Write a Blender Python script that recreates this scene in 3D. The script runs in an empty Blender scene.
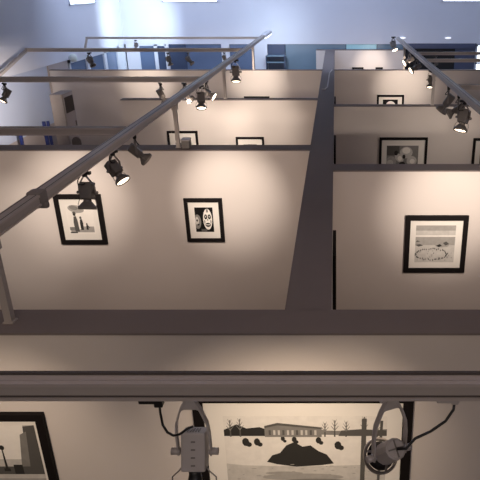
import bpy, bmesh, math, random
from mathutils import Vector, Matrix
random.seed(7)
C = bpy.context.scene.collection
S = 1.7                      # camera height above the partition tops (m)
HW = 2.45                    # partition height
CZ = HW + S                  # camera height
CX, CY, F, VH = 335.5, 240.0, 610.0, -15.0
TH = math.atan((CY - VH) / F); ct, st = math.cos(TH), math.sin(TH)

# ---------------------------------------------------------------- camera
cam = bpy.data.cameras.new('camera'); camo = bpy.data.objects.new('camera', cam); C.objects.link(camo)
cam.sensor_width = 36; cam.sensor_fit = 'HORIZONTAL'; cam.lens = F / 480 * 36
cam.shift_x = -(CX - 240) / 480; cam.clip_start = .05; cam.clip_end = 200
camo.location = (0, 0, CZ); camo.rotation_euler = (math.pi / 2 - TH, 0, 0)
bpy.context.scene.camera = camo

def ray(u, v):
    a, b = (u - CX) / F, (v - CY) / F
    return Vector((a, ct - st * b, -st - ct * b))
O = Vector((0, 0, CZ))
def onY(u, v, Y):            # point of the ray on the vertical plane y = Y (units of S)
    r = ray(u, v); return O + r * (Y * S / r.y)
def onD(u, v, D):            # on the horizontal plane D below the camera
    r = ray(u, v); return O + r * (-D * S / r.z)
def onX(u, v, X):
    r = ray(u, v); return O + r * (X * S / r.x)

# ---------------------------------------------------------------- materials
def mat(name, col, rough=.6, metal=0, emit=None, es=0, noise=0, nscale=20, bump=0, bscale=200, spec=.5, alpha=None):
    m = bpy.data.materials.new(name); m.use_nodes = True
    nt = m.node_tree; b = nt.nodes['Principled BSDF']
    b.inputs['Base Color'].default_value = (*col, 1); b.inputs['Roughness'].default_value = rough
    b.inputs['Metallic'].default_value = metal; b.inputs['Specular IOR Level'].default_value = spec
    tc = nt.nodes.new('ShaderNodeTexCoord')
    if noise:
        n = nt.nodes.new('ShaderNodeTexNoise'); n.inputs['Scale'].default_value = nscale; n.inputs['Detail'].default_value = 4
        nt.links.new(tc.outputs['Object'], n.inputs['Vector'])
        mx = nt.nodes.new('ShaderNodeMix'); mx.data_type = 'RGBA'
        mx.inputs[6].default_value = (*[c * (1 - noise) for c in col], 1)
        mx.inputs[7].default_value = (*[min(1, c * (1 + noise)) for c in col], 1)
        nt.links.new(n.outputs['Fac'], mx.inputs[0]); nt.links.new(mx.outputs[2], b.inputs['Base Color'])
    if bump:
        n2 = nt.nodes.new('ShaderNodeTexNoise'); n2.inputs['Scale'].default_value = bscale
        nt.links.new(tc.outputs['Object'], n2.inputs['Vector'])
        bp = nt.nodes.new('ShaderNodeBump'); bp.inputs['Strength'].default_value = bump; bp.inputs['Distance'].default_value = .004
        nt.links.new(n2.outputs['Fac'], bp.inputs['Height']); nt.links.new(bp.outputs['Normal'], b.inputs['Normal'])
    if emit:
        b.inputs['Emission Color'].default_value = (*emit, 1); b.inputs['Emission Strength'].default_value = es
    return m
M = {}
M['wall'] = mat('partition_paint', (.66, .60, .56), .75, noise=.03, nscale=2, bump=.15, bscale=90)
M['wall_top'] = mat('partition_top_unlit', (.20, .165, .155), .8, noise=.06, nscale=4)  # same partitions; the tops' lack of light is put into the colour
M['room'] = mat('room_paint', (.70, .72, .80), .8, noise=.03, nscale=1.5, bump=.1, bscale=60)
M['lowwall'] = mat('lower_left_wall_blue_shade', (.50, .56, .70), .8, noise=.03, nscale=1.5)  # bluish shade on the lower left wall, put into its colour
M['lens_dim'] = mat('oval_lens', (.9, .9, .95), .3, emit=(.85, .88, 1), es=.9, noise=.02)
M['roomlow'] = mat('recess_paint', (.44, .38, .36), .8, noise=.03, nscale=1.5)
M['ceil'] = mat('ceiling_paint', (.6, .6, .66), .9, noise=.02)
M['floor'] = mat('floor_stone', (.20, .17, .15), .45, noise=.15, nscale=3)
M['track'] = mat('track_aluminium', (.47, .42, .385), .5, .25, noise=.06, nscale=8)
M['trackd'] = mat('track_groove', (.09, .075, .07), .5, .2, noise=.05)
M['trackl'] = mat('track_lip', (.54, .48, .45), .45, .3, noise=.05)
M['sleeve'] = mat('splice_sleeve', (.24, .21, .195), .6, .1, noise=.05)
M['black'] = mat('black_plastic', (.012, .011, .011), .45, noise=.1)
M['body'] = mat('lamp_body_grey', (.20, .18, .165), .5, .2, noise=.08)
M['bodyl'] = mat('lamp_body_light_grey', (.46, .42, .40), .5, .1, noise=.06)
M['ring'] = mat('lamp_ring_metal', (.30, .27, .25), .32, .7, noise=.05)
M['bulb_on'] = mat('lamp_lens_lit', (1, .9, .75), .3, emit=(1, .80, .58), es=9, noise=.02)
M['bulb_off'] = mat('lamp_lens_dark', (.12, .11, .10), .15, .3, noise=.05)
M['flood'] = mat('flood_housing_white', (.75, .76, .80), .5, noise=.03)
M['flood_on'] = mat('flood_lens_lit', (1, 1, 1), .3, emit=(.8, .92, 1), es=8, noise=.02)
M['frame'] = mat('frame_black_wood', (.008, .006, .006), .7, noise=.2, nscale=30, spec=.15)
M['mat'] = mat('mat_board', (.80, .76, .70), .8, noise=.015, nscale=60)
M['glass'] = mat('glazing_blue', (.12, .17, .28), .18, noise=.15, nscale=1.2)
M['glass_dark'] = mat('glazing_dark', (.06, .085, .15), .2, noise=.2, nscale=1.4)
M['glass_teal'] = mat('glazing_teal', (.15, .23, .31), .25, noise=.12, nscale=1.5)
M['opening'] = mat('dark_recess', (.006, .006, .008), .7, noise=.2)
M['navy'] = mat('navy_band', (.07, .085, .15), .5, noise=.08)
M['sky'] = mat('window_daylight', (.9, .95, 1), .4, emit=(.80, .90, 1), es=5.0, noise=.02)
M['winframe'] = mat('window_frame_white', (.68, .72, .80), .5, noise=.03)
M['blue'] = mat('dark_blue_board', (.012, .022, .12), .5, noise=.1)
M['ac'] = mat('air_conditioner_cream', (.34, .29, .26), .5, noise=.04)
M['vent'] = mat('vent_dark', (.030, .020, .018), .5, noise=.2)
M['chair'] = mat('chair_brown', (.15, .12, .10), .6, noise=.1)
TONES = [.84, .55, .36, .22, .10, .035, .008, .76]
for i, t in enumerate(TONES):
    M['t%d' % i] = mat('print_tone_%d' % i, (t, t * .95, t * .88), .55, noise=.22 if i in (1, 2, 3) else .12 if i == 7 else .06, nscale=26, spec=.12)
PT = [M['t%d' % i] for i in range(len(TONES))]

# ---------------------------------------------------------------- mesh helpers
class MB:
    def __init__(s): s.b = bmesh.new()
    def _xf(s, vs, mtx):
        if mtx is not None:
            for v in vs: v.co = mtx @ v.co
    def box(s, lo, hi, mi=0, bev=0, mtx=None):
        lo, hi = Vector(lo), Vector(hi)
        r = bmesh.ops.create_cube(s.b, size=1); vs = r['verts']
        for v in vs: v.co = Vector([(lo[i] + hi[i]) / 2 + v.co[i] * (hi[i] - lo[i]) for i in range(3)])
        fs = set(f for v in vs for f in v.link_faces)
        for f in fs: f.material_index = mi
        if bev:
            es = list(set(e for v in vs for e in v.link_edges))
            n0 = set(s.b.verts)
            q = bmesh.ops.bevel(s.b, geom=es, offset=bev, segments=2, affect='EDGES', profile=.6)
            vs = list(set(v for f in q['faces'] for v in f.verts) | set(v for v in vs if v.is_valid))
            for f in set(f for v in vs for f in v.link_faces): f.material_index = mi
        s._xf(vs, mtx); return s
    def tube(s, pts, r, n=8, mi=0, cap=True, flat=None):
        pts = [Vector(p) for p in pts]; rs = r if isinstance(r, (list, tuple)) else [r] * len(pts)
        rings = []; prev = None
        for i, p in enumerate(pts):
            d = (pts[min(i + 1, len(pts) - 1)] - pts[max(i - 1, 0)]).normalized()
            if prev is None:
                a = Vector((0, 0, 1)) if abs(d.z) < .9 else Vector((1, 0, 0))
                x = d.cross(a).normalized()
            else:
                x = (prev - d * prev.dot(d)).normalized()
            prev = x; y = d.cross(x)
            rings.append([s.b.verts.new(p + (x * math.cos(2 * math.pi * k / n) + y * math.sin(2 * math.pi * k / n)) * rs[i]) for k in range(n)])
        for a, b in zip(rings, rings[1:]):
            for k in range(n):
                f = s.b.faces.new((a[k], a[(k + 1) % n], b[(k + 1) % n], b[k])); f.material_index = mi; f.smooth = n > 6
        if cap:
            for rr in (rings[0][::-1], rings[-1]):
                f = s.b.faces.new(rr); f.material_index = mi
        return s
    def bar(s, p, q, w, h, mi=0, side=None):    # rectangular bar from p to q; w along side vector, h across
        p, q = Vector(p), Vector(q); d = (q - p).normalized()
        x = Vector(side) if side is not None else d.cross(Vector((0, 0, 1)))
        x = (x - d * x.dot(d)).normalized(); y = x.cross(d)
        A = [[s.b.verts.new(c + x * w / 2 * i + y * h / 2 * j) for i, j in ((-1, -1), (1, -1), (1, 1), (-1, 1))] for c in (p, q)]
        fs = [A[0][::-1], A[1]] + [[A[0][k], A[0][(k + 1) % 4], A[1][(k + 1) % 4], A[1][k]] for k in range(4)]
        for f in fs: s.b.faces.new(f).material_index = mi
        return s
    def lathe(s, prof, n=24, mi=0, mtx=None):   # profile (r, z), around z
        rings = []
        for r, z in prof:
            if r < 1e-6: rings.append([s.b.verts.new((0, 0, z))])
            else: rings.append([s.b.verts.new((r * math.cos(2 * math.pi * k / n), r * math.sin(2 * math.pi * k / n), z)) for k in range(n)])
        for a, b in zip(rings, rings[1:]):
            for k in range(n):
                l = [a[k % len(a)], a[(k + 1) % len(a)], b[(k + 1) % len(b)], b[k % len(b)]]
                u = []
                for v in l:
                    if v not in u: u.append(v)
                if len(u) > 2:
                    f = s.b.faces.new(u); f.material_index = mi; f.smooth = True
        s._xf([v for r in rings for v in r], mtx); return s
    def poly(s, pts, mi=0):
        f = s.b.faces.new([s.b.verts.new(p) for p in pts]); f.material_index = mi; return s
    def prism(s, pts, off, mi=0):
        off = Vector(off); a = [s.b.verts.new(p) for p in pts]; b = [s.b.verts.new(Vector(p) + off) for p in pts]; n = len(a)
        fs = [a[::-1], b] + [[a[k], a[(k + 1) % n], b[(k + 1) % n], b[k]] for k in range(n)]
        for f in fs: s.b.faces.new(f).material_index = mi
        return s
    def obj(s, name, mats, parent=None, loc=None, normals=True):
        if normals: bmesh.ops.recalc_face_normals(s.b, faces=s.b.faces[:])
        me = bpy.data.meshes.new(name); s.b.to_mesh(me); s.b.free()
        for m in (mats if isinstance(mats, (list, tuple)) else [mats]): me.materials.append(m)
        o = bpy.data.objects.new(name, me); C.objects.link(o)
        if parent: o.parent = parent
        if loc is not None: o.location = loc
        return o
def tag(o, label, cat, group=None, kind=None):
    o['label'] = label; o['category'] = cat
    if group: o['group'] = group
    if kind: o['kind'] = kind
    return o
def thing(name, label, cat, loc=(0, 0, 0), rz=0, group=None):
    o = bpy.data.objects.new(name, None); C.objects.link(o); o.empty_display_size = .05
    o.location = loc; o.rotation_euler = (0, 0, rz); return tag(o, label, cat, group)
def struct(o): o['kind'] = 'structure'; return o
def sbox(name, lo, hi, mats, mi=0):
    return struct(MB().box(lo, hi, mi).obj(name, mats))

# ---------------------------------------------------------------- the shell
XL, XR, YB, YF = -3.65 * S, 3.3 * S, 11.04 * S, -1.6 * S
ZC = CZ + 1.15 * S
ZB = CZ - .944 * S                    # underside of the upper wall
T = .25
sbox('floor', (XL - 1, YF - T, -T), (XR + T, YB + 1.2, 0), M['floor'])
sbox('ceiling', (XL - 1, YF - T, ZC), (XR + T, YB + 1.2, ZC + T), M['ceil'])
YG = 8.62 * S                          # where the glazed strip of the left wall begins
# left wall: upper part + lower recess with its dado
ZL = CZ - 1.66 * S
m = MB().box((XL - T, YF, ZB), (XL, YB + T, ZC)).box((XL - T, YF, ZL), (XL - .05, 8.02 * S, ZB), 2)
m.box((XL - T, YF, 0), (XL - .05, 8.02 * S, ZL), 1).box((XL - T, 8.02 * S, 0), (XL - .02, YG, ZB), 1)
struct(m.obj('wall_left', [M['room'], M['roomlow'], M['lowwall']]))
sbox('wall_right', (XR, YF, 0), (XR + T, YB + T, ZC), M['room'])
sbox('wall_behind', (XL - T, YF - T, 0), (XR + T, YF, ZC), M['room'])
sbox('wall_back', (XL - T, YB, ZB), (XR + T, YB + T, ZC), M['room'])
sbox('wall_recess', (XL - 1, YB + .9, 0), (XR + T, YB + 1.1, ZB + .4), M['glass_dark'])

def wall(name, Y0, x0, x1, th=.137, z=HW):
    y0, y1 = Y0 * S, (Y0 + th) * S
    m = MB().box((x0, y0, 0), (x1, y1, z - .012), 0).box((x0 - .003, y0 - .004, z - .012), (x1 + .003, y1 + .004, z), 1)
    return struct(m.obj(name, [M['wall'], M['wall_top']]))
xcl, xcr = -.168 * S, -.0148 * S
Y1L, Y2L, Y3L, Y1R, Y2R, Y3R, Y4R, Y0 = 3.925, 5.835, 8.01, 3.445, 5.505, 8.01, 10.6, 1.641
wall('wall_front', Y0, XL, XR, .146)
m = MB().box((xcl, (Y0 + .146) * S, 0), (xcr, (Y4R) * S, HW - .012)).box((xcl - .002, (Y0 + .146) * S, HW - .012), (xcr + .002, Y4R * S, HW), 1)
struct(m.obj('wall_center', [M['wall'], M['wall_top']]))
wall('wall_left_near', Y1L, XL, xcl)
x2 = onY(120, 98, Y2L).x
wall('wall_left_middle', Y2L, x2, xcl, .085)
wall('wall_left_far', Y3L, XL, xcl, .07)
wall('wall_right_near', Y1R, xcr, XR)
wall('wall_right_middle', Y2R, xcr, XR, .085)
wall('wall_right_far', Y3R, xcr, XR, .07)
wall('wall_right_end', Y4R, onY(316, 50, Y4R).x, onY(404, 50, Y4R).x)
# chamfered corner post at the free end of the middle wall
# ---------------------------------------------------------------- lower glazing
def glazing(n, u0, u1, mt, y=YB, ztop=ZB, zbot=.05, bars=0, frame=True):
    a = O.x + (u0 - CX) / F * (ct * y + st * .95 * S); b = (u1 - CX) / F * (ct * y + st * .95 * S)
    fr = MB()
    if frame:
        w = .05
        fr.box((a, y, zbot), (a + w, y + .08, ztop)).box((b - w, y, zbot), (b, y + .08, ztop)).box((a, y, ztop - w), (b, y + .08, ztop)).box((a, y, zbot), (b, y + .08, zbot + w))
        for k in range(bars):
            x = a + (b - a) * (k + 1) / (bars + 1); fr.box((x - .02, y + .01, zbot), (x + .02, y + .07, ztop))
    else:
        fr.box((a, y + .06, zbot), (b, y + .09, zbot + .05))
    o = struct(fr.obj('window_%d' % n, M['winframe'] if frame else M['navy']))
    MB().box((a + .01, y + .03, zbot + .01), (b - .01, y + .05, ztop - .005)).obj('pane', mt, o)
def pier(n, u0, u1, mt=None, y=YB):
    k = (ct * y + st * .95 * S) / F
    sbox('trim_%d' % n, ((u0 - CX) * k, y - .005, 0), ((u1 - CX) * k, y + .15, ZB), mt or M['room'])
pier(1, 125.5, 137)
glazing(1, 137, 155, M['glass']); glazing(2, 155, 166, M['glass_dark'])
pier(2, 166, 168)
glazing(3, 168, 185, M['glass_dark'], frame=False); glazing(4, 185, 221, M['glass'], frame=False)
pier(3, 221, 229)
glazing(5, 229, 254, M['glass'], frame=False)
pier(4, 254, 267)
glazing(6, 267, 285, M['glass_dark'], frame=False); glazing(7, 285, 346, M['glass_teal'], frame=False)
M['cyan'] = mat('glazing_bright_cyan', (.3, .55, .65), .3, emit=(.3, .6, .72), es=.12, noise=.1)
glazing(8, 346, 377, M['cyan'], frame=False); glazing(9, 377, 404, M['glass_teal'], frame=False)
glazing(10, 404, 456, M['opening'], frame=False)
glazing(11, 456, 476, M['navy'], frame=False); glazing(12, 476.5, 487, M['sky'], bars=0)
k = (ct * YB + st * .95 * S) / F
zb = onY(440, 48.5, 11.04).z
sbox('trim_5', ((404 - CX) * k, YB - .03, zb), ((476 - CX) * k, YB + .02, ZB + .02), M['navy'])
for i, (v0, v1) in enumerate(((53, 54.5), (62.5, 64))):
    z0, z1 = onY(480, v1, 11.04).z, onY(480, v0, 11.04).z
    sbox('trim_%d' % (6 + i), ((476.5 - CX) * k, YB - .02, z0), ((487 - CX) * k, YB + .02, z1), M['navy'])
# shelving lines seen in the dark recess behind the wide bay
sh = thing('shelf_unit', 'dim blue shelf unit against the back wall by the bright pillar', 'shelf', ((276 - CX) * k, YB - .2, 0))
mm = MB()
for s_ in (-1, 1): mm.box((s_ * .27 - .015, -.13, 0), (s_ * .27 + .015, .13, 2.25))
mm.obj('side_panel', M['glass_dark'], sh)
for z in (.5, 1.0, 1.45, 1.78, 2.06, 2.24): MB().box((-.255, -.13, z - .015), (.255, .13, z + .015)).obj('shelf', M['glass_teal'], sh)
# left wall glazing: three tall panes under the upper wall
def lglaze(n, u0, u1, mt, top):
    def yy(u): return (XL / ((u - CX) / F) - st * .95 * S) / ct
    a, b = yy(u0), yy(u1); w = .09
    fr = MB().box((XL - .09, a, 0), (XL - .01, a + w, top)).box((XL - .09, b - w, 0), (XL - .01, b, top)).box((XL - .09, a, top - w), (XL - .01, b, top))
    o = struct(fr.obj('window_%d' % n, M['winframe']))
    MB().box((XL - .06, a + .02, 0), (XL - .05, b - .02, top - .02)).obj('pane', mt, o)
lglaze(13, 69, 88, M['glass'], ZB); lglaze(14, 88, 105, M['glass'], ZB); lglaze(15, 105, 118, M['glass'], ZB); lglaze(16, 118, 125, M['winframe'], ZB)
# high daylight windows
def hwin(n, lo, hi, axis):
    lo, hi = Vector(lo), Vector(hi); fr = MB(); w = .03
    if axis == 'y':
        y = lo.y
        fr.box((lo.x, y - .03, lo.z), (lo.x + w, y + .02, hi.z)).box((hi.x - w, y - .03, lo.z), (hi.x, y + .02, hi.z)).box((lo.x, y - .03, lo.z), (hi.x, y + .02, lo.z + w)).box((lo.x, y - .03, hi.z - w), (hi.x, y + .02, hi.z))
        o = struct(fr.obj('window_%d' % n, M['winframe']))
        MB().box((lo.x + .02, y - .015, lo.z + .02), (hi.x - .02, y - .005, hi.z - .02)).obj('pane', M['sky'], o)
    else:
        x = lo.x
        fr.box((x - .02, lo.y, lo.z), (x + .03, lo.y + w, hi.z)).box((x - .02, hi.y - w, lo.z), (x + .03, hi.y, hi.z)).box((x - .02, lo.y, lo.z), (x + .03, hi.y, lo.z + w)).box((x - .02, lo.y, hi.z - w), (x + .03, hi.y, hi.z))
        o = struct(fr.obj('window_%d' % n, M['winframe']))
        MB().box((x + .005, lo.y + .02, lo.z + .02), (x + .015, hi.y - .02, hi.z - .02)).obj('pane', M['sky'], o)
p, q = onY(162.5, 2.2, 11.04), onY(218, 2.2, 11.04)
hwin(20, (p.x, YB, p.z), (q.x, YB, p.z + .95), 'y')
r_ = onY(442, 1.8, 11.04); hwin(21, (r_.x, YB, r_.z), (r_.x + 2.0, YB, r_.z + .95), 'y')
a_, b_ = onX(69, 5.5, -3.65), onX(94, 3.5, -3.65)
hwin(22, (XL, a_.y, a_.z), (XL, b_.y, a_.z + .95), 'x')
sbox('trim_9', (onY(252.6, 20, 11.04).x, YB - .004, ZB), (onY(253.4, 20, 11.04).x, YB + .01, ZC), M['winframe'])

# ---------------------------------------------------------------- tracks
DT = .69; ZT = CZ - DT * S               # track centre height
XTL, XTR = -1.047 * S, .873 * S
def rail(name, p, q, parent, w=.07, h=.085):
    p, q = Vector(p), Vector(q); d = (q - p).normalized(); x = d.cross(Vector((0, 0, 1))).normalized()
    m = MB().bar(p, q, w, h * .72)
    z = Vector((0, 0, 1))
    for s_ in (-1, 1):
        m.bar(p + x * s_ * (w * .5) + z * h * .30, q + x * s_ * (w * .5) + z * h * .30, .012, h * .14, 1)
        m.bar(p + x * s_ * (w * .5) - z * h * .30, q + x * s_ * (w * .5) - z * h * .30, .012, h * .14, 1)
    m.bar(p + z * h * .37, q + z * h * .37, w * 1.0, .006, 0)
    for s_ in (-.36, .30): m.bar(p + x * s_ * w + z * h * .40, q + x * s_ * w + z * h * .40, .006, .003, 2)
    m.bar(p - z * h * .37, q - z * h * .37, w * .5, .004, 2)
    return m.obj(name, [M['track'], M['trackl'], M['trackd']], parent)
def post(parent, x, y, zt):
    m = MB().box((x - .02, y - .02, HW + .006), (x + .02, y + .02, zt)).box((x - .028, y - .028, HW), (x + .028, y + .028, HW + .008))
    m.box((x - .03, y - .03, zt - .07), (x + .03, y + .03, zt))
    return m.obj('post', M['track'], parent)
tl = thing('lighting_track', 'long grey lighting track on posts running away above the left bays', 'lighting track', (XTL, Y0 * S, HW))
def rel(o, par):
    o.matrix_parent_inverse = Matrix.Translation(par.location).inverted(); return o
YTe = 9.3 * S
rel(rail('rail', (XTL, .97 * S, ZT), (XTL, YTe, ZT), tl), tl)
for u, v, Y in ((7, 323, 0), (178, 147, Y1L + .07), (226.5, 98, Y2L + .045), (255.5, 69, Y3L + .035)):
    rel(post(tl, XTL, (Y or Y0 + .07) * S, ZT - .03), tl)
ys = onD(26, 198, DT).y
m = MB().box((XTL - .046, ys - .05, ZT - .052), (XTL + .046, ys + .05, ZT + .048), 0, .02).box((XTL - .03, ys - .02, ZT - .062), (XTL + .060, ys + .02, ZT - .02), 0, .012)
rel(m.obj('splice_sleeve', M['sleeve'], tl), tl)
tr = thing('lighting_track', 'grey lighting track on posts running away above the right bays', 'lighting track', (XTR, Y2R * S, HW))
rel(rail('rail', (XTR, .97 * S, ZT), (XTR, 9.0 * S, ZT), tr, w=.06), tr)
for Y, e in ((Y0, .07), (Y1R, .07), (Y2R, .045), (Y3R, .035)): rel(post(tr, XTR, (Y + e) * S, ZT - .03), tr)

CT = 'cross lighting tracks between the partitions'
def cross(Y, x0, x1, label, drop=None, w=.07, h=.085):
    o = thing('cross_track', label, 'lighting track', ((x0 + x1) / 2, Y * S, ZT), 0, CT)
    rel(rail('rail', (x0, Y * S, ZT), (x1, Y * S, ZT), o, w, h), o)
    if drop is not None:
        rel(MB().bar((x0 + .02, Y * S, ZT), drop, .05, .05, 0).obj('brace', M['track'], o), o)
    return o
# nearest: the heavy beam across the foreground
nb = thing('cross_track', 'wide grey aluminium track crossing the whole foreground', 'lighting track', (0, .945 * S, ZT), 0, CT)
m = MB(); yb = .945 * S
x0, x1 = -2.2 * S, 2.2 * S
zt, zb_ = ZT + .032, ZT - .032
m.box((x0, yb - .028, zb_ + .008), (x1, yb + .028, zt - .006), 0)
m.box((x0, yb - .035, zt - .012), (x1, yb - .016, zt), 1).box((x0, yb + .022, zt - .012), (x1, yb + .036, zt), 2)
m.box((x0, yb - .010, zt - .008), (x1, yb + .012, zt - .003), 1)
m.box((x0, yb - .036, zb_), (x1, yb - .022, zb_ + .012), 1).box((x0, yb - .031, zb_ + .012), (x1, yb - .026, zb_ + .016), 2)
m.box((x0, yb + .022, zb_), (x1, yb + .036, zb_ + .012), 1)
rel(m.obj('rail', [M['track'], M['trackl'], M['trackd']], nb), nb)
xl1 = XL + .05
Yc = lambda v: onD(240, v, DT).y / S
c1 = cross(Yc(131), xl1, XTL - .052, 'taupe cross track in front of the air conditioner, over the nearest left bay')
c2 = cross(Yc(79.5), xl1, XTL - .052, 'taupe cross track passing just above the top of the air conditioner')
c3 = cross(Yc(50), onD(33, 48.5, DT).x, XTL - .052, 'grey cross track with sloping left end in front of the back glazing', drop=onX(-2, 76.5, -3.5))
c4 = cross(Yc(38), onD(93, 36.5, DT).x, XTL - .052, 'thin pale cross track furthest back against the blue wall', drop=onX(85, 48.5, -3.55), w=.055, h=.06)
c5 = cross(Yc(87), XTR + .05, XR - .1, 'taupe cross track at the right, nearer than the two in front of the black opening', w=.06, h=.08)
c6 = cross(Yc(60.5), XTR + .05, XR - .1, 'pale beige cross track at the right, lower of the two before the black opening', w=.06, h=.07)
c7 = cross(Yc(53.5), XTR + .05, XR - .1, 'pale beige cross track at the right, upper of the two before the black opening', w=.06, h=.07)

# ---------------------------------------------------------------- framed photographs
def ell(cx, cy, rx, ry, n=18, a0=0, a1=2 * math.pi, rot=0):
    out = []
    for k in range(n):
        t = a0 + (a1 - a0) * k / (n if a1 - a0 > 6.2 else n - 1)
        x, y = rx * math.cos(t), ry * math.sin(t)
        out.append((cx + x * math.cos(rot) - y * math.sin(rot), cy + x * math.sin(rot) + y * math.cos(rot)))
    return out
def rc(x0, y0, x1, y1): return [(x0, y0), (x1, y0), (x1, y1), (x0, y1)]
def framed(label, x0, x1, z0, z1, y, fw, mats, art, bg=1, group='framed black and white photographs', th=.03, rot=0):
    """hangs on a wall face at y (faces -y); mats = mat widths (l, r, t, b) in m; art = [(polygon in 0..1, tone)]"""
    w, h = x1 - x0, z1 - z0
    o = thing('framed_photograph', label, 'picture', ((x0 + x1) / 2, y - .002, z0), rot, group)
    X0, X1 = -w / 2, w / 2
    m = MB()
    def mitre(a, b, c, d):
        m.prism([(a[0], 0, a[1]), (b[0], 0, b[1]), (c[0], 0, c[1]), (d[0], 0, d[1])], (0, -th, 0))
    mitre((X0, 0), (X1, 0), (X1 - fw, fw), (X0 + fw, fw)); mitre((X0, h), (X0 + fw, h - fw), (X1 - fw, h - fw), (X1, h))
    mitre((X0, 0), (X0 + fw, fw), (X0 + fw, h - fw), (X0, h)); mitre((X1, 0), (X1, h), (X1 - fw, h - fw), (X1 - fw, fw))
    m.obj('frame', M['frame'], o)
    MB().box((X0 + fw * .9, -.016, fw * .9), (X1 - fw * .9, -.004, h - fw * .9)).obj('mat', M['mat'], o)
    if art is not None:
        a, b, c, d = X0 + fw + mats[0], X1 - fw - mats[1], h - fw - mats[2], fw + mats[3]
        m = MB(); m.poly([(a, -.0168, d), (b, -.0168, d), (b, -.0168, c), (a, -.0168, c)], bg)
        for i, (pl, t) in enumerate(art):
            yy = -.0170 - .00004 * i
            m.poly([(a + (b - a) * min(1, max(0, px)), yy, d + (c - d) * min(1, max(0, py))) for px, py in pl], t)
        for f in m.b.faces:
            f.normal_update()
            if f.normal.y > 0: f.normal_flip()
        m.obj('print', PT, o, normals=False)
    return o
def hang(label, tl_, tr_, Y, vb, fw, mats, art, bg=1, **k):
    a, b = onY(*tl_, Y), onY(*tr_, Y); c = onY((tl_[0] + tr_[0]) / 2, vb, Y)
    return framed(label, a.x, b.x, c.z, (a.z + b.z) / 2, Y * S, fw, mats, art, bg, **k)

# walkers under a parasol
walk = [(rc(0, 0, 1, 1), 0), (rc(.08, .06, .95, .16), 2), (rc(.05, .13, .35, .24), 3), (rc(.55, .12, .95, .26), 2), (rc(.05, .03, .32, .07), 5),
        (ell(.38, .86, .30, .13, rot=-.15), 2), (ell(.3, .9, .16, .07, rot=-.2), 3),
        ([(.24, .08), (.40, .08), (.38, .45), (.34, .62), (.25, .6), (.22, .4)], 4), (ell(.29, .68, .05, .06), 5), ([(.2, .72), (.38, .70), (.3, .78)], 4),
        ([(.46, .14), (.56, .14), (.57, .38), (.54, .52), (.47, .5), (.45, .36)], 5), (ell(.50, .56, .04, .05), 4),
        ([(.66, .15), (.74, .15), (.74, .30), (.67, .30)], 5), (ell(.70, .34, .03, .04), 4), ([(.70, .34), (.74, .30), (.8, .22), (.76, .2)], 4)]
hang('black framed photograph of a walking trio under a parasol, left on the nearest left wall', (53.3, 194), (100.7, 194), Y1L, 243.5, .055, (.06, .06, .07, .075), walk, 0)
mask = [(rc(0, 0, 1, 1), 6), (ell(.12, .42, .20, .30), 3), (ell(.10, .45, .10, .17), 1), (ell(.10, .47, .045, .05), 6), (ell(.15, .30, .07, .04), 5),
        (ell(.69, .52, .25, .43), 0), (ell(.59, .62, .085, .10), 6), (ell(.79, .62, .085, .10), 6), (ell(.59, .63, .035, .04), 1), (ell(.79, .63, .035, .04), 1),
        ([(.66, .47), (.72, .47), (.69, .57)], 5), (ell(.69, .29, .15, .085), 6), (rc(.58, .28, .80, .31), 0), (rc(.64, .80, .74, .93), 3), (ell(.52, .42, .03, .08), 3), (ell(.86, .42, .03, .08), 3),
        (rc(.3, 0, .62, .12), 4)]
hang('black framed photograph of a white painted mask face on dark ground', (183.7, 198), (222, 198), Y1L, 241, .044, (.07, .073, .065, .08), mask, 5)
beach = [(rc(0, .70, 1, .88), 1), (rc(0, .86, 1, 1), 2), (rc(0, .70, 1, .735), 0), (rc(0, .45, 1, .69), 2), (rc(0, .30, 1, .47), 1), (rc(0, 0, 1, .34), 1),
         ([(0, .48), (.12, .50), (.2, .46), (.08, .43)], 4), ([(.5, .46), (.62, .55), (.72, .62), (.86, .55), (.96, .5), (.8, .42), (.6, .41)], 2), ([(.52, .45), (.62, .5), (.68, .45), (.6, .42)], 5), ([(.7, .53), (.78, .57), (.86, .50), (.76, .46)], 4), (rc(.85, .4, 1, .47), 1),
         ([(.0, .55), (.12, .57), (.05, .6)], 4)]
rr = random.Random(3)
for k in range(46):
    t = 2 * math.pi * k / 46; e = ell(.42 + .40 * math.cos(t) + rr.uniform(-.02, .02), .22 + .15 * math.sin(t) + rr.uniform(-.015, .015), .013, .024, 8); beach.append((e, rr.choice((4, 5, 5))))
for k in range(22): beach.append((ell(rr.uniform(.05, .97), rr.uniform(.05, .36), .010, .014, 6), rr.choice((3, 4))))
hang('square black framed beach photograph with a ring of people, nearest right wall', (405.7, 215), (468.7, 215), Y1R, 271.5, .052, (.06, .07, .055, .065), beach, 1)
leaf = [(rc(0, 0, 1, 1), 3), (rc(0, .6, .4, 1), 4), (rc(.75, .4, 1, 1), 3), (ell(.62, .72, .20, .24), 1), (ell(.62, .80, .13, .13), 0), (ell(.40, .5, .12, .2, rot=.5), 1), (ell(.42, .48, .07, .1), 0), (ell(.15, .35, .16, .22), 2), (ell(.12, .3, .1, .12), 1), (ell(.8, .38, .16, .2), 1), (ell(.82, .36, .08, .1), 0), (ell(.5, .25, .1, .1), 5), (ell(.3, .7, .06, .1), 5), (ell(.55, .55, .05, .09), 5), (rc(.2, 0, .6, .15), 4)]
hang('black framed photograph of pale leafy shapes, centre of the second right wall', (379.5, 137.3), (427.8, 137.3), Y2R, 178, .038, (.08, .10, .09, .10), leaf, 3)
hang('black framed photograph cut off by the right picture edge on the second right wall', (473.5, 138), (520, 138), Y2R, 178, .038, (.08, .08, .10, .12), [(rc(0, 0, 1, 1), 3), (ell(.5, .6, .3, .25), 1)], 3)
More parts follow.
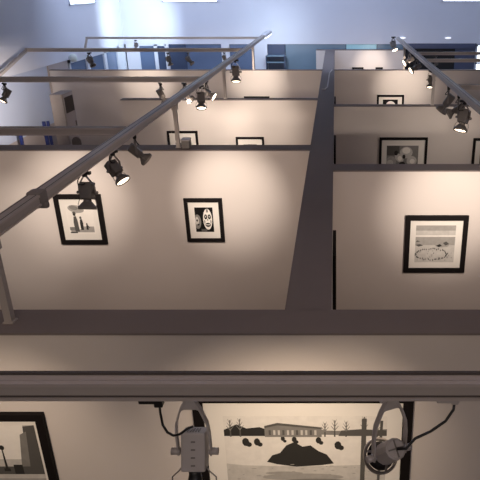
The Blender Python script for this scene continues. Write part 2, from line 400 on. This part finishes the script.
moon = [(rc(0, 0, 1, 1), 6), (ell(.52, .66, .36, .27), 0), (ell(.40, .60, .10, .08), 2), (rc(.0, 0, 1, .2), 4)]
hang('small black framed photograph of a white disc on black, third right wall', (377, 94.8), (404, 94.8), Y3R, 127, .042, (.09, .09, .06, .09), moon, 5)
hang('far small frame showing only its top edge, left of the pair on the end wall', (352, 67.2), (363.5, 67.2), Y4R, 80, .05, (.05, .05, .06, .06), [(rc(0, 0, 1, 1), 3)], 3)
hang('far small frame showing only its top edge, right of the pair on the end wall', (375.5, 67.2), (382.8, 67.2), Y4R, 80, .05, (.04, .04, .06, .06), [(rc(0, 0, 1, 1), 3)], 3)
hang('black framed photograph half hidden behind the track post, second left wall', (167, 130.8), (197.5, 130.8), Y2L, 163, .035, (.09, .09, .16, .1), [(rc(0, 0, 1, 1), 4), (ell(.5, .6, .3, .3), 2)], 4)
hang('black framed photograph right of the track post on the second left wall', (235.8, 136.8), (264, 136.8), Y2L, 165, .034, (.09, .09, .085, .1), [(rc(0, 0, 1, 1), 3), (rc(.0, .8, .35, 1), 2), (ell(.6, .8, .25, .14), 5)], 3)
hang('frame showing only its black top edge on the far left wall', (244, 96.3), (269.5, 96.3), Y3L, 116, .05, (.07, .07, .08, .1), [(rc(0, 0, 1, 1), 3)], 3)
# large generic winter landscape in the foreground
land = [(rc(0, .70, 1, 1), 7), ([(0, .76), (.10, .78), (.24, .76), (.36, .83), (.52, .81), (.62, .75), (.8, .74), (1, .77), (1, .66), (.6, .69), (.3, .66), (0, .68)], 3),
        ([(0, .76), (.08, .84), (.14, .78), (.22, .80), (.28, .75), (.30, .66), (.2, .62), (.1, .63), (0, .60)], 5), ([(.72, .75), (.84, .77), (1, .75), (1, .67), (.7, .66)], 4), (rc(0, .0, 1, .67), 7), (rc(0, .0, 1, .40), 1), (ell(.45, .40, .7, .10), 7)]
for x, hh in ((.04, .9), (.1, .92), (.62, .86), (.68, .9), (.75, .88), (.86, .95), (.94, .9)):
    land += [([(x - .005, .66), (x + .005, .66), (x + .003, hh), (x - .002, hh)], 4)]
    for q in (-1, 1):
        for e in (.4, .6, .8):
            zz = .66 + (hh - .66) * e; land += [([(x, zz - .01), (x + q * .03 * (1.2 - e), zz + .06), (x + q * .028 * (1.2 - e), zz + .065), (x, zz + .01)], 3)]
for x, y, s_ in ((.13, .60, 1), (.2, .6, .9), (.36, .64, .6), (.43, .63, .7), (.58, .62, .8), (.70, .56, 1.0)):
    land += [(ell(x, y, .022 * s_, .05 * s_, 9), 5), (ell(x + .02 * s_, y - .03, .018 * s_, .03 * s_, 8), 5)]
land += [([(.25, .66), (.25, .80), (.33, .84), (.60, .78), (.60, .66)], 3), ([(.25, .79), (.33, .83), (.60, .775), (.60, .80), (.33, .865), (.25, .82)], 4)]
for k in range(11): land.append((rc(.275 + k * .028, .69, .288 + k * .028, .76), 1 if k % 3 else 4))
# a dark snow-free boulder ridge and its shadow
land += [([(.255, .36), (.29, .44), (.34, .47), (.38, .56), (.43, .60), (.48, .545), (.53, .56), (.58, .49), (.63, .45), (.675, .34), (.60, .32), (.44, .30), (.32, .33)], 5), (ell(.48, .17, .26, .045), 2), (ell(.56, .12, .20, .03), 3), (ell(.36, .22, .12, .02), 2),
         ]
for k in range(40): land.append((ell(rr.uniform(0, 1), rr.uniform(0, .35), rr.uniform(.006, .02), .005, 6), 2))
zmap = lambda z: .85 + (z - .66) * .5 if z > .66 else .85 - (.66 - z) * .62
land = [([(x, zmap(z)) for x, z in pl], t) for pl, t in land]
land = [(rc(0, 0, 1, .5), 1)] + land + [([(.835, 0), (.862, 0), (.875, .985), (.845, .985)], 4), ([(.935, 0), (.952, 0), (.975, .97), (.958, .97)], 4)]
a, b = onY(193, 399, Y0), onY(413, 399, Y0)
zt_ = onY(300, 391, Y0).z; zb2 = onY(300, 560, Y0).z
framed('large black framed winter landscape photograph below the foreground track', a.x, b.x, zb2, zt_, Y0 * S, .055, (.105, .085, .10, .12), land, 0, th=.035)
street = [(rc(0, .0, 1, 1), 1), (rc(0, .45, .9, 1), 0), ([(0, .45), (.12, .5), (.2, .42), (.45, .4), (.45, .3), (0, .3)], 3), ([(.86, .2), (1, .2), (1, 1), (.90, .98)], 4), ([(.80, .2), (.88, .22), (.92, .9), (.86, .85)], 3), (rc(0, .2, 1, .33), 4),
          ([(.0, .12), (.02, .26), (.12, .33), (.30, .34), (.40, .26), (.48, .22), (.48, .12)], 5), (ell(.12, .12, .06, .06), 6), (ell(.38, .12, .06, .06), 6),
          ([(.665, .25), (.69, .25), (.68, .62), (.67, .62)], 5), (ell(.675, .64, .022, .04), 5), (rc(.65, .25, .705, .3), 5), (rc(.5, .2, .62, .36), 4), (rc(.74, .2, .82, .36), 5), ([(0, .9), (.08, .7), (.1, .45), (0, .4)], 2), (rc(0, 0, 1, .13), 2)]
b = onY(44, 411.5, Y0); framed('black framed street photograph at the lower left corner', b.x - .82, b.x, b.z - .62, b.z, Y0 * S, .045, (.05, .02, .035, .05), street, 1)
# frames on the side of the long centre wall, seen on edge
def edge_frame(label, Y, D0, D1, w=.5):
    o = thing('framed_photograph', label, 'picture', (xcr + .001, Y * S, CZ - D1 * S), math.pi / 2, 'framed black and white photographs')
    h = (D1 - D0) * S; fw = .05; m = MB()
    m.box((-w / 2, -.03, 0), (w / 2, 0, fw)).box((-w / 2, -.03, h - fw), (w / 2, 0, h)).box((-w / 2, -.03, fw), (-w / 2 + fw, 0, h - fw)).box((w / 2 - fw, -.03, fw), (w / 2, 0, h - fw))
    m.obj('frame', M['frame'], o)
    MB().box((-w / 2 + .045, -.015, .045), (w / 2 - .045, -.004, h - .045)).obj('mat', M['mat'], o)
    MB().box((-w / 2 + .12, -.0165, .12), (w / 2 - .12, -.015, h - .12)).obj('print', M['t3'], o)
def Dat(v, Y): return (CZ - onY(335, v, Y).z) / S
edge_frame('black frame seen on edge on the centre wall, in the nearest right bay', 3.0, Dat(250, 2.9), Dat(330, 2.9), .6)
edge_frame('black frame seen on edge on the centre wall, in the second right bay', 5.0, Dat(140, 5.0), Dat(180, 5.0), .6)
edge_frame('black frame seen on edge on the centre wall, in the third right bay', 7.3, Dat(99, 7.3), Dat(125, 7.3), .6)

# ---------------------------------------------------------------- track spotlights
def wires(m, s_, mi=0):
        m.tube([(s_ * .040, 0, -.040), (s_ * .060, 0, -.055), (s_ * .068, 0, -.085), (s_ * .061, 0, -.112)], .0026, 6, mi)
PA = dict()
def protos():
    PA['adaptor'] = MB().box((-.045, -.016, -.022), (.045, .016, .0), 0, .004).box((-.014, -.014, -.038), (.014, .014, -.02), 0, .003)
    y = MB()
    for s_ in (-1, 1):
        y.bar((s_ * .008, 0, -.034), (s_ * .056, 0, -.10), .018, .006, 0, (0, 1, 0)); y.bar((s_ * .056, 0, -.096), (s_ * .059, 0, -.165), .018, .006, 0, (0, 1, 0))
        y.tube([(s_ * .042, 0, -.155), (s_ * .076, 0, -.155)], .011, 10)
    PA['yoke'] = y
    h = MB().box((-.043, -.036, -.045), (.043, .036, .075), 0, .009)
    for k in range(4): h.box((-.028, -.0385, .012 + .015 * k), (.028, -.035, .018 + .015 * k))
    PA['lamp_body'] = h.tube([(0, 0, -.04), (0, 0, -.072)], [.026, .030], 14)
    PA['reflector'] = MB().lathe([(.030, -.066), (.040, -.076), (.057, -.098), (.063, -.100), (.063, -.122), (.056, -.122), (.053, -.106), (.0, -.10)], 28)
    PA['lens'] = MB().lathe([(0, -.119), (.038, -.118), (.0555, -.113)], 24)
    
    for q, s_ in (('wire_a', -1), ('wire_b', 1)): w = MB(); wires(w, s_); PA[q] = w
    PA['cable'] = MB().tube([(.03, 0, -.03), (.05, .012, -.06), (.045, .03, -.085), (.02, .03, -.09), (0, .015, -.085)], .004, 8)
protos()
MESH = {}
mats_ = dict(adaptor='black', yoke='ring', lamp_body='body', reflector='body', lens='bulb_on', wire_a='ring', wire_b='ring', cable='black')
for kx, mb in PA.items():
    bmesh.ops.recalc_face_normals(mb.b, faces=mb.b.faces[:])
    me = bpy.data.meshes.new(kx); mb.b.to_mesh(me); mb.b.free(); me.materials.append(M[mats_[kx]]); MESH[kx] = me
LENS_OFF = MESH['lens'].copy(); LENS_OFF.materials[0] = M['bulb_off']
def part(name, me, par, loc=(0, 0, 0)):
    o = bpy.data.objects.new(name, me); C.objects.link(o); o.parent = par; o.location = loc; return o
SP = 'track spotlights on the lighting tracks'
def light(loc, target, watts, ang=55, blend=1.0, col=(1, .80, .60), size=.03):
    l = bpy.data.lights.new('spot_lamp', 'SPOT'); l.energy = watts; l.spot_size = math.radians(ang); l.spot_blend = blend; l.color = col; l.shadow_soft_size = size
    o = bpy.data.objects.new('spot_lamp', l); C.objects.link(o); o.location = loc
    o.rotation_euler = (Vector(target) - Vector(loc)).to_track_quat('-Z', 'Y').to_euler(); return o
def spot(label, at, aim, lit=True, scale=1.0, watts=0, ang=55):
    """hangs from a track underside at `at`; `aim` = direction of the beam (horizontal yaw + tilt)"""
    aim = Vector(aim).normalized(); yaw = math.atan2(-aim.x, aim.y); tilt = math.acos(max(-1, min(1, -aim.z)))
    o = thing('track_spotlight', label, 'spotlight', at, yaw, SP); o.scale = (scale,) * 3
    part('adaptor', MESH['adaptor'], o); part('yoke', MESH['yoke'], o); 
    h = part('lamp_body', MESH['lamp_body'], o, (0, 0, -.155)); h.rotation_euler = (tilt, 0, 0)
    part('reflector', MESH['reflector'], h); part('lens', MESH['lens'] if lit else LENS_OFF, h); part('retaining_wire', MESH['wire_a'], h); part('retaining_wire', MESH['wire_b'], h)
    part('cable', MESH['cable'], o)
    if watts:
        p = Vector(at) + Vector((0, 0, -.155)) * scale + aim * .14 * scale
        light(p, p + aim, watts, ang)
    return o
ZU = ZT - .045                 # underside of tracks
DU = (CZ - ZU) / S
def on_left(u, v): p = onD(u, v, DU); return Vector((XTL, p.y, ZU))
def on_leftu(u):   # along the left track at image column u
    zc = XTL / ((u - CX) / F); y = (zc - st * DU * S) / ct; return Vector((XTL, y, ZU))
def on_rightu(u):
    zc = XTR / ((u - CX) / F); y = (zc - st * DU * S) / ct; return Vector((XTR, y, ZU))
def on_cross(Y, u, v):
    zc = ct * Y * S + st * DU * S; return Vector(((u - CX) / F * zc, Y * S, ZU))
YC = {k: Yc(k) for k in (131, 79.5, 50, 38, 87, 60.5, 53.5)}
spot('dark spotlight hanging over the parasol walkers photograph', on_leftu(84), (-.02, -.36, -1), True)
spot('lit dark spotlight on the left track, between the walkers photograph and the unlit one', on_leftu(112), (.62, -.35, -.75), True)
spot('unlit dark spotlight on the left track just below the top of the nearest left wall', on_leftu(134), (.65, .25, -.7), False)
spot('lit spotlight shining toward the viewer over the second left bay', on_leftu(200), (0.05, -.45, -.85), True, 1.1)
spot('spotlight turned to the right over the second left bay', on_leftu(206), (.8, -.2, -.45), True)
spot('dark spotlight under the left track left of the lit one, second left bay', on_cross(YC[79.5], 184, 85), (.5, .5, -.7), False)
spot('dark spotlight on the middle left cross track, pointing down beside the post', on_cross(YC[79.5], 160, 85), (.35, .2, -.9), False)
spot('lit spotlight near the left edge in front of the bright left wall', on_cross(YC[79.5], 4, 85), (-.35, -.45, -.75), True, .95)
spot('lit spotlight on the left track in front of the far left wall', on_leftu(235), (.02, -.3, -.9), True, 1.4)
spot('dark spotlight on the rear cross track, in front of the left panes', on_cross(YC[50], 89, 54), (.45, -.3, -.7), False, 1.0)
spot('small spotlight on the rear cross track beside the white mullion', on_cross(YC[50], 168, 54), (.3, -.2, -.9), False, .9)
spot('small spotlight on the rear cross track before the darker glazing', on_cross(YC[50], 188, 54), (.7, -.2, -.7), False, .9)
spot('small spotlight on the rear cross track close to the left track', on_cross(YC[50], 224, 54), (.2, .3, -.9), False, .7)
spot('tiny lit spotlight on the thin cross track by the blue corner', on_cross(YC[38], 135.5, 41), (-.1, -.4, -.9), True, .8)
spot('lit spotlight at the far end of the right track above the end wall', on_rightu(393.5), (.3, -.5, -.8), True, 1.3)
spot('lit spotlight on the right track at the left edge of the black opening', on_rightu(410), (-.9, -.3, -.45), True, 1.1)
spot('lit spotlight on the right track just under the edge of the black opening', on_rightu(417), (-.9, -.3, -.5), True, 1.1)
spot('small lit spotlight on the right track above its thin post', on_rightu(431.5), (-.1, -.3, -.9), True, .95)
spot('dark spotlight pointing down left over the second right wall', on_rightu(449), (-.55, .1, -.85), False, 1.3)
spot('bright lit spotlight at the right under the right track', on_rightu(465), (-.25, -.35, -.9), True, 1.3)
spot('dark spotlight turned left beside the bright lit one at the right', on_rightu(459), (-.9, .2, -.5), False, 1.1)
spot('small dark spotlight on the lower beige cross track before the black opening', on_cross(YC[53.5], 436, 57), (.2, .3, -.8), False, .6)

# end flood lamp of the left track
fp = Vector((XTL, YTe + .10, ZT))
fl = thing('flood_lamp', 'white bar shaped flood lamp at the far end of the left track', 'lamp', fp)
MB().box((-.08, -.1, -.03), (.08, 1.25, .05), 0, .02).box((-.02, 1.24, -.02), (.02, 1.4, .03), 0, .005).obj('housing', M['flood'], fl)
MB().box((-.07, -.06, -.040), (.07, 1.2, -.029)).obj('lens', M['flood_on'], fl)

# ---- the two large foreground spotlights under the nearest track
yb_ = .945; ZN = zb_
zn = lambda u: Vector(((u - CX) / F * (ct * yb_ * S + st * (CZ - ZN)), yb_ * S, ZN))
def yoke_front(o, hw, L, yawed=0):
    m = MB()
    m.box((-.045, -.022, -.006), (.045, .022, 0), 0)
    m.prism([(-.014, -.012, -.004), (.014, -.012, -.004), (hw * .58, -.012, -.058), (hw * .34, -.012, -.052), (-hw * .34, -.012, -.052), (-hw * .58, -.012, -.058)], (0, .004, 0))
    for s_ in (-1, 1):
        pts = [(s_ * .010, -.010, -.004), (s_ * hw * .62, -.010, -.055), (s_ * hw * .92, -.010, -.105), (s_ * hw, -.010, -.15), (s_ * hw, -.010, -L - .012)]
        for p, q in zip(pts, pts[1:]): m.bar(p, q, .020, .006, 0, (0, 1, 0))
        m.tube([(s_ * (hw - .006), -.010, -L), (s_ * (hw + .024), -.010, -L)], .012, 12)
    return m.obj('yoke', M['bodyl'], o)
pA = zn(189.5)
sA = thing('track_spotlight', 'large grey box bodied spotlight hanging before the left edge of the winter landscape', 'spotlight', pA, 0, SP)
LA = ZN - onY(194, 449, .945).z; LB = ZN - onY(390, 451, .945).z
yoke_front(sA, .054, LA)
hA = MB().box((-.040, -.034, -.060), (.040, .034, .070), 0, .007)
for k in range(5): hA.box((-.022 + k * .009, -.024, .069), (-.017 + k * .009, .010, .0725), 1)
for k in range(4): hA.box((-.006, -.036, -.040 + k * .026), (.008, -.033, -.035 + k * .026), 1)
hA = hA.obj('lamp_body', [M['bodyl'], M['body']], sA, (0, -.008, -LA)); hA.rotation_euler = (math.radians(-22), 0, 0)
MB().lathe([(0, -.058), (.024, -.059), (.020, -.075), (.024, -.10), (.044, -.14), (.050, -.143), (.047, -.151), (.0, -.145)], 28).obj('reflector', M['black'], hA)
for s_ in (-1, 1): MB().tube([(s_ * .036, -.012, -.045), (s_ * .050, -.014, -.062), (s_ * .072, -.012, -.082), (s_ * .074, -.006, -.12), (s_ * .050, 0, -.147)], .0024, 8).obj('retaining_wire', M['ring'], hA)

m = MB(); xo = -.118
m.box((xo - .042, -.022, -.024), (xo + .034, .014, 0), 0, .004).box((xo + .004, -.016, -.042), (xo + .032, .012, -.012), 0, .004)
m.obj('plug', M['black'], sA)
MB().tube([(xo + .018, 0, -.03), (xo + .018, -.004, -.07), (xo + .022, -.008, -.115), (xo + .036, -.014, -.140), (xo + .056, -.018, -.150), (xo + .078, -.024, -.140), (xo + .098, -.03, -.120), (-.004, -.034, -.105), (.004, -.02, -.112)], .0042, 8).obj('cable', M['black'], sA)
pB = zn(390)
sB = thing('track_spotlight', 'large grey round spotlight hanging before the right edge of the winter landscape', 'spotlight', pB, math.radians(23), SP)
yoke_front(sB, .058, LB)
hB = MB().lathe([(0, .075), (.028, .075), (.035, .069), (.036, .02), (.037, -.035), (.028, -.050), (.0, -.050)], 12)
hB.box((-.028, -.0025, .073), (.028, .0025, .0765), 1).box((-.0025, -.028, .073), (.0025, .028, .0765), 1)
for f in hB.b.faces: f.smooth = False
hB = hB.obj('lamp_body', [M['bodyl'], M['body']], sB, (0, -.006, -LB)); hB.rotation_euler = (math.radians(42), 0, 0)
m = MB().lathe([(.059, -.074), (.061, -.078), (.061, -.092), (.058, -.095), (.053, -.095), (.051, -.090), (.051, -.080), (.053, -.074), (.059, -.074)], 36)
for t in (.5, 2.6, 4.7): m.bar((.03 * math.cos(t), .03 * math.sin(t), -.045), (.056 * math.cos(t), .056 * math.sin(t), -.082), .008, .003)
m.obj('lamp_ring', M['ring'], hB)
MB().lathe([(.028, -.045), (.034, -.060), (.048, -.082), (.046, -.088), (0, -.07)], 32).obj('reflector', M['black'], hB)
MB().tube([(.034, 0, -.01), (.046, 0, -.01)], .010, 10).obj('knob', M['ring'], hB)
m = MB(); xo = .19
cy, sy = math.cos(-math.radians(23)), math.sin(-math.radians(23))
R = lambda x, y, z: Vector((x * cy - y * sy, x * sy + y * cy, z))
q = MB().box((-.042 + xo, -.020, -.022), (.030 + xo, .014, 0), 0, .004).box((xo + .006, -.012, -.034), (xo + .030, .012, -.012), 0, .004)
for v in q.b.verts: v.co = R(*v.co)
q.obj('plug', M['bodyl'], sB)
end = Vector((.0, -.006 + .075 * -math.sin(math.radians(42)) - .003, -LB + .077 * math.cos(math.radians(42))))
pts = [R(xo + .018, 0, -.03), R(xo + .016, -.006, -.055), R(xo - .01, -.02, -.09), R(xo - .06, -.04, -.115), R(xo - .11, -.055, -.13)] + [end + Vector((.025, -.015, .004)), end]
MB().tube(pts, .0045, 8).obj('cable', M['black'], sB)

# ---------------------------------------------------------------- other things
# floor standing air conditioner
ya, yb2 = 7.4 * S, 7.72 * S
pa, pb = onY(48.5, 92, 7.4), onY(61.5, 94.5, 7.4)
zt = pb.z
ac = thing('air_conditioner', 'tall cream floor standing air conditioner by the left wall', 'air conditioner', ((pa.x + pb.x) / 2, (ya + yb2) / 2, 0))
wx, wy = (pb.x - pa.x) / 2, (yb2 - ya) / 2
MB().box((-wx, -wy, 0), (wx, wy, zt), 0, .02).obj('cabinet', M['ac'], ac)
MB().box((wx - .002, -wy + .05, .1), (wx + .008, wy - .03, zt - .03), 0, .004).obj('front_panel', M['roomlow'], ac)
vn = MB().box((wx + .004, -wy + .07, zt - .40), (wx + .014, wy - .06, zt - .08))
for k in range(7): vn.box((wx + .012, -wy + .09, zt - .39 + k * .045), (wx + .018, wy - .08, zt - .375 + k * .045))
vn.obj('vent', M['vent'], ac)
MB().box((wx + .006, wy - .10, zt - .72), (wx + .02, wy - .07, zt - .62), 0, .003).obj('handle', M['chair'], ac)
# chair with rounded back
pc, pd = onY(71, 137, 7.1), onY(80, 137, 7.1); cw = (pd.x - pc.x) / 2
ch = thing('chair', 'brown chair with a rounded back standing between the left partitions', 'chair', ((pc.x + pd.x) / 2, 7.1 * S + .2, 0))
zt = pc.z
outl = [(-cw, .5), (cw, .5)] + [(cw * math.cos(t) if True else 0, zt - .10 + .10 * math.sin(t)) for t in [math.pi * k / 10 for k in range(11)]]
MB().prism([(x, -.20, z) for x, z in outl], (0, .03, 0)).obj('backrest', M['chair'], ch)
MB().box((-.22, -.2, .43), (.22, .24, .48), 0, .015).obj('seat', M['chair'], ch)
for sx in (-1, 1):
    for sy in (-1, 1): MB().box((sx * .19 - .02, .02 + sy * .19 - .02, 0), (sx * .19 + .02, .02 + sy * .19 + .02, .44)).obj('leg', M['chair'], ch)
# dark blue boards stored against the left wall
for lab, u0, u1, v, Y in (('dark blue board leaning nearest the left edge behind the nearest left wall', 17.5, 20.5, 127, 6.7), ('dark blue board by the left wall, left of the two close together', 42, 45.3, 121.5, 7.3), ('dark blue board by the left wall, right of the two close together', 46.5, 49.0, 121, 7.15)):
    p, q = onY(u0, v, Y), onY(u1, v, Y)
    o = thing('display_board', lab, 'board', ((p.x + q.x) / 2, Y * S, 0), 0, 'dark blue boards stored at the left wall'); w = (q.x - p.x) / 2
    MB().box((-w, -.02, .03), (w, .02, p.z), 0, .006).obj('panel', M['blue'], o)
    MB().box((-w - .004, -.08, 0), (w + .004, .08, .03)).obj('foot', M['black'], o)
# junction box on the wall top
p, q = onY(181, 146, Y1L + .03), onY(189, 146, Y1L + .03)
jb = thing('junction_box', 'grey box on top of the nearest left wall beside the track post', 'box', ((p.x + q.x) / 2, (Y1L + .07) * S, HW)); w = (q.x - p.x) / 2
MB().box((-w, -.06, 0), (w, .06, .085), 0, .008).obj('housing', M['body'], jb)
MB().box((-w - .004, -.064, .085), (w + .004, .064, .10), 0, .004).obj('lid', M['track'], jb)
# cable lying on the centre wall top
pts = [onD(332, 70, .998), onD(329.5, 73, .998), onD(328.5, 80, .998), onD(327.5, 87, .998), onD(325, 89.6, .998), onD(322, 89.5, .998)]
tag(MB().tube([p + Vector((0, 0, .004)) for p in pts], .011, 8).obj('cable', M['track']), 'thin grey cable lying curled on top of the long centre wall', 'cable')
# wall sconce on the left wall
p = onX(69, 58, -3.65)
sc = thing('wall_lamp', 'small pale oval lamp on the left wall above the panes', 'lamp', (XL, p.y, p.z))
MB().box((0, -.05, -.05), (.02, .05, .05), 0, .008).obj('base', M['winframe'], sc)
MB().lathe([(0, -.09), (.06, -.08), (.09, -.02), (.08, .05), (.04, .09), (0, .095)], 20, 0, Matrix.Translation((.10, 0, 0))).obj('shade', mat('sconce_shade', (.72, .80, .78), .4, noise=.03), sc)
# small lit oval lamps on the back wall
for lab, u in (('small lit oval lamp on the upper back wall, left of the pair', 402.5), ('small lit oval lamp on the upper back wall, right of the pair', 448)):
    p = onY(u, 38, 11.03)
    o = thing('wall_lamp', lab, 'lamp', p, 0, 'oval lamps on the back wall')
    MB().box((-.11, 0, -.035), (.11, .02, .035), 0, .012).obj('base', M['winframe'], o)
    MB().lathe([(0, -.03), (.06, -.022), (.085, 0), (.06, .022), (0, .03)], 20, 0, Matrix.Translation((0, -.02, 0)) @ Matrix.Diagonal((1.1, .35, 1, 1))).obj('shade', M['lens_dim'], o)

# ---------------------------------------------------------------- light
W = bpy.data.worlds.new('world'); bpy.context.scene.world = W; W.use_nodes = True
W.node_tree.nodes['Background'].inputs['Color'].default_value = (.35, .42, .6, 1); W.node_tree.nodes['Background'].inputs['Strength'].default_value = .02
def pool(u, v, Y, X, back, watts, ang=60, D=.86, col=(1, .83, .68)):
    t = onY(u, v, Y); light((X * S, (Y - back) * S, CZ - D * S), t, watts, ang, 1, col)
TL, TR = -1.047, .873
E = 1.35
_pool = pool
def pool(u, v, Y, X, back, watts, ang=60, D=.86): 
    _pool(u, v, Y, X, back, watts * .80, ang - 5, D, (1, .87, .75)); _pool(u, v + 35 * 4 / Y, Y, X, back + .15, watts * .30, 110, D, (1, .80, .66))
pool(76, 196, Y1L, -1.60, .95, 95 * E, 54)
pool(230, 194, Y1L, -.78, .95, 125 * E, 52)
pool(14, 235, Y1L, -2.10, 1.0, 55 * E, 50)
pool(452, 200, Y1R, TR - .1, .95, 125 * E, 58)
pool(212, 122, Y2L, -1.2, 1.0, 100 * E, 60)
pool(262, 122, Y2L, TL + .35, 1.0, 75 * E, 56)
pool(440, 135, Y2R, TR + .5, 1.0, 38 * E, 60)
pool(148, 80, Y3L, -2.35, .9, 85 * E, 56)
pool(258, 81, Y3L, TL + .1, 1.0, 115 * E, 54)
pool(404, 85, Y3R, TR, 1.0, 105 * E, 56)
pool(372, 66, Y4R, TR - .25, .9, 90 * E, 50)
light((-2.55 * S, 5.2 * S, ZU - .3), onX(0, 104, -3.65), 750, 42, col=(1, .86, .76))          # left wall wash
# foreground wall
light((-1.02 * S, .99 * S, ZN - .2), onY(14, 470, Y0), 40, 66)
light((-1.02 * S, .99 * S, ZN - .2), onY(60, 440, Y0), 9, 120)
light((pA.x + .12, pA.y + .06, ZN - .30), onY(262, 462, Y0), 40, 70)
light((pB.x - .12, pB.y + .06, ZN - .30), onY(325, 462, Y0), 40, 70)
light((.1 * S, .99 * S, ZN - .12), onY(420, 440, Y0), 7, 120)
# bluish light on the left corner and at the flood lamp
light((-2.3 * S, 9.9 * S, ZT + .25), onX(119, 24, -3.65), 330, 85, col=(.75, .88, 1))  # spot lamp added to brighten the blue corner, away from any fixture
light((XTL + .1, YTe + 1.6, ZT - .1), onY(274, 34, 11.04), 38, 130, col=(.75, .88, 1))
def area(loc, target, sx, sy, watts, col):
    l = bpy.data.lights.new('daylight', 'AREA'); l.shape = 'RECTANGLE'; l.size = sx; l.size_y = sy; l.energy = watts; l.color = col
    o = bpy.data.objects.new('daylight', l); C.objects.link(o); o.location = loc
    o.rotation_euler = (Vector(target) - Vector(loc)).to_track_quat('-Z', 'Y').to_euler(); return o
area((-1.2 * S, 8.2 * S, ZC - .1), (-1.0 * S, 11 * S, CZ), 7, 1.2, 330, (.60, .72, 1))  # blue light of the high windows, cast on the back wall
area((0, 2.0 * S, ZC - .1), (0, 3.0 * S, 0), 8, 4, 50, (1, .80, .74))  # warm overhead area light; its strength sets how dark the tops look
area((0, -1.3 * S, CZ + .6), (0, 2.5 * S, CZ - 1.2 * S), 4, 1.2, 38, (1, .84, .74))  # dim warm area light added behind the camera, for mezzanine light on front faces
sc_ = bpy.context.scene
sc_.view_settings.view_transform = 'Standard'; sc_.view_settings.look = 'None'; sc_.view_settings.exposure = 0
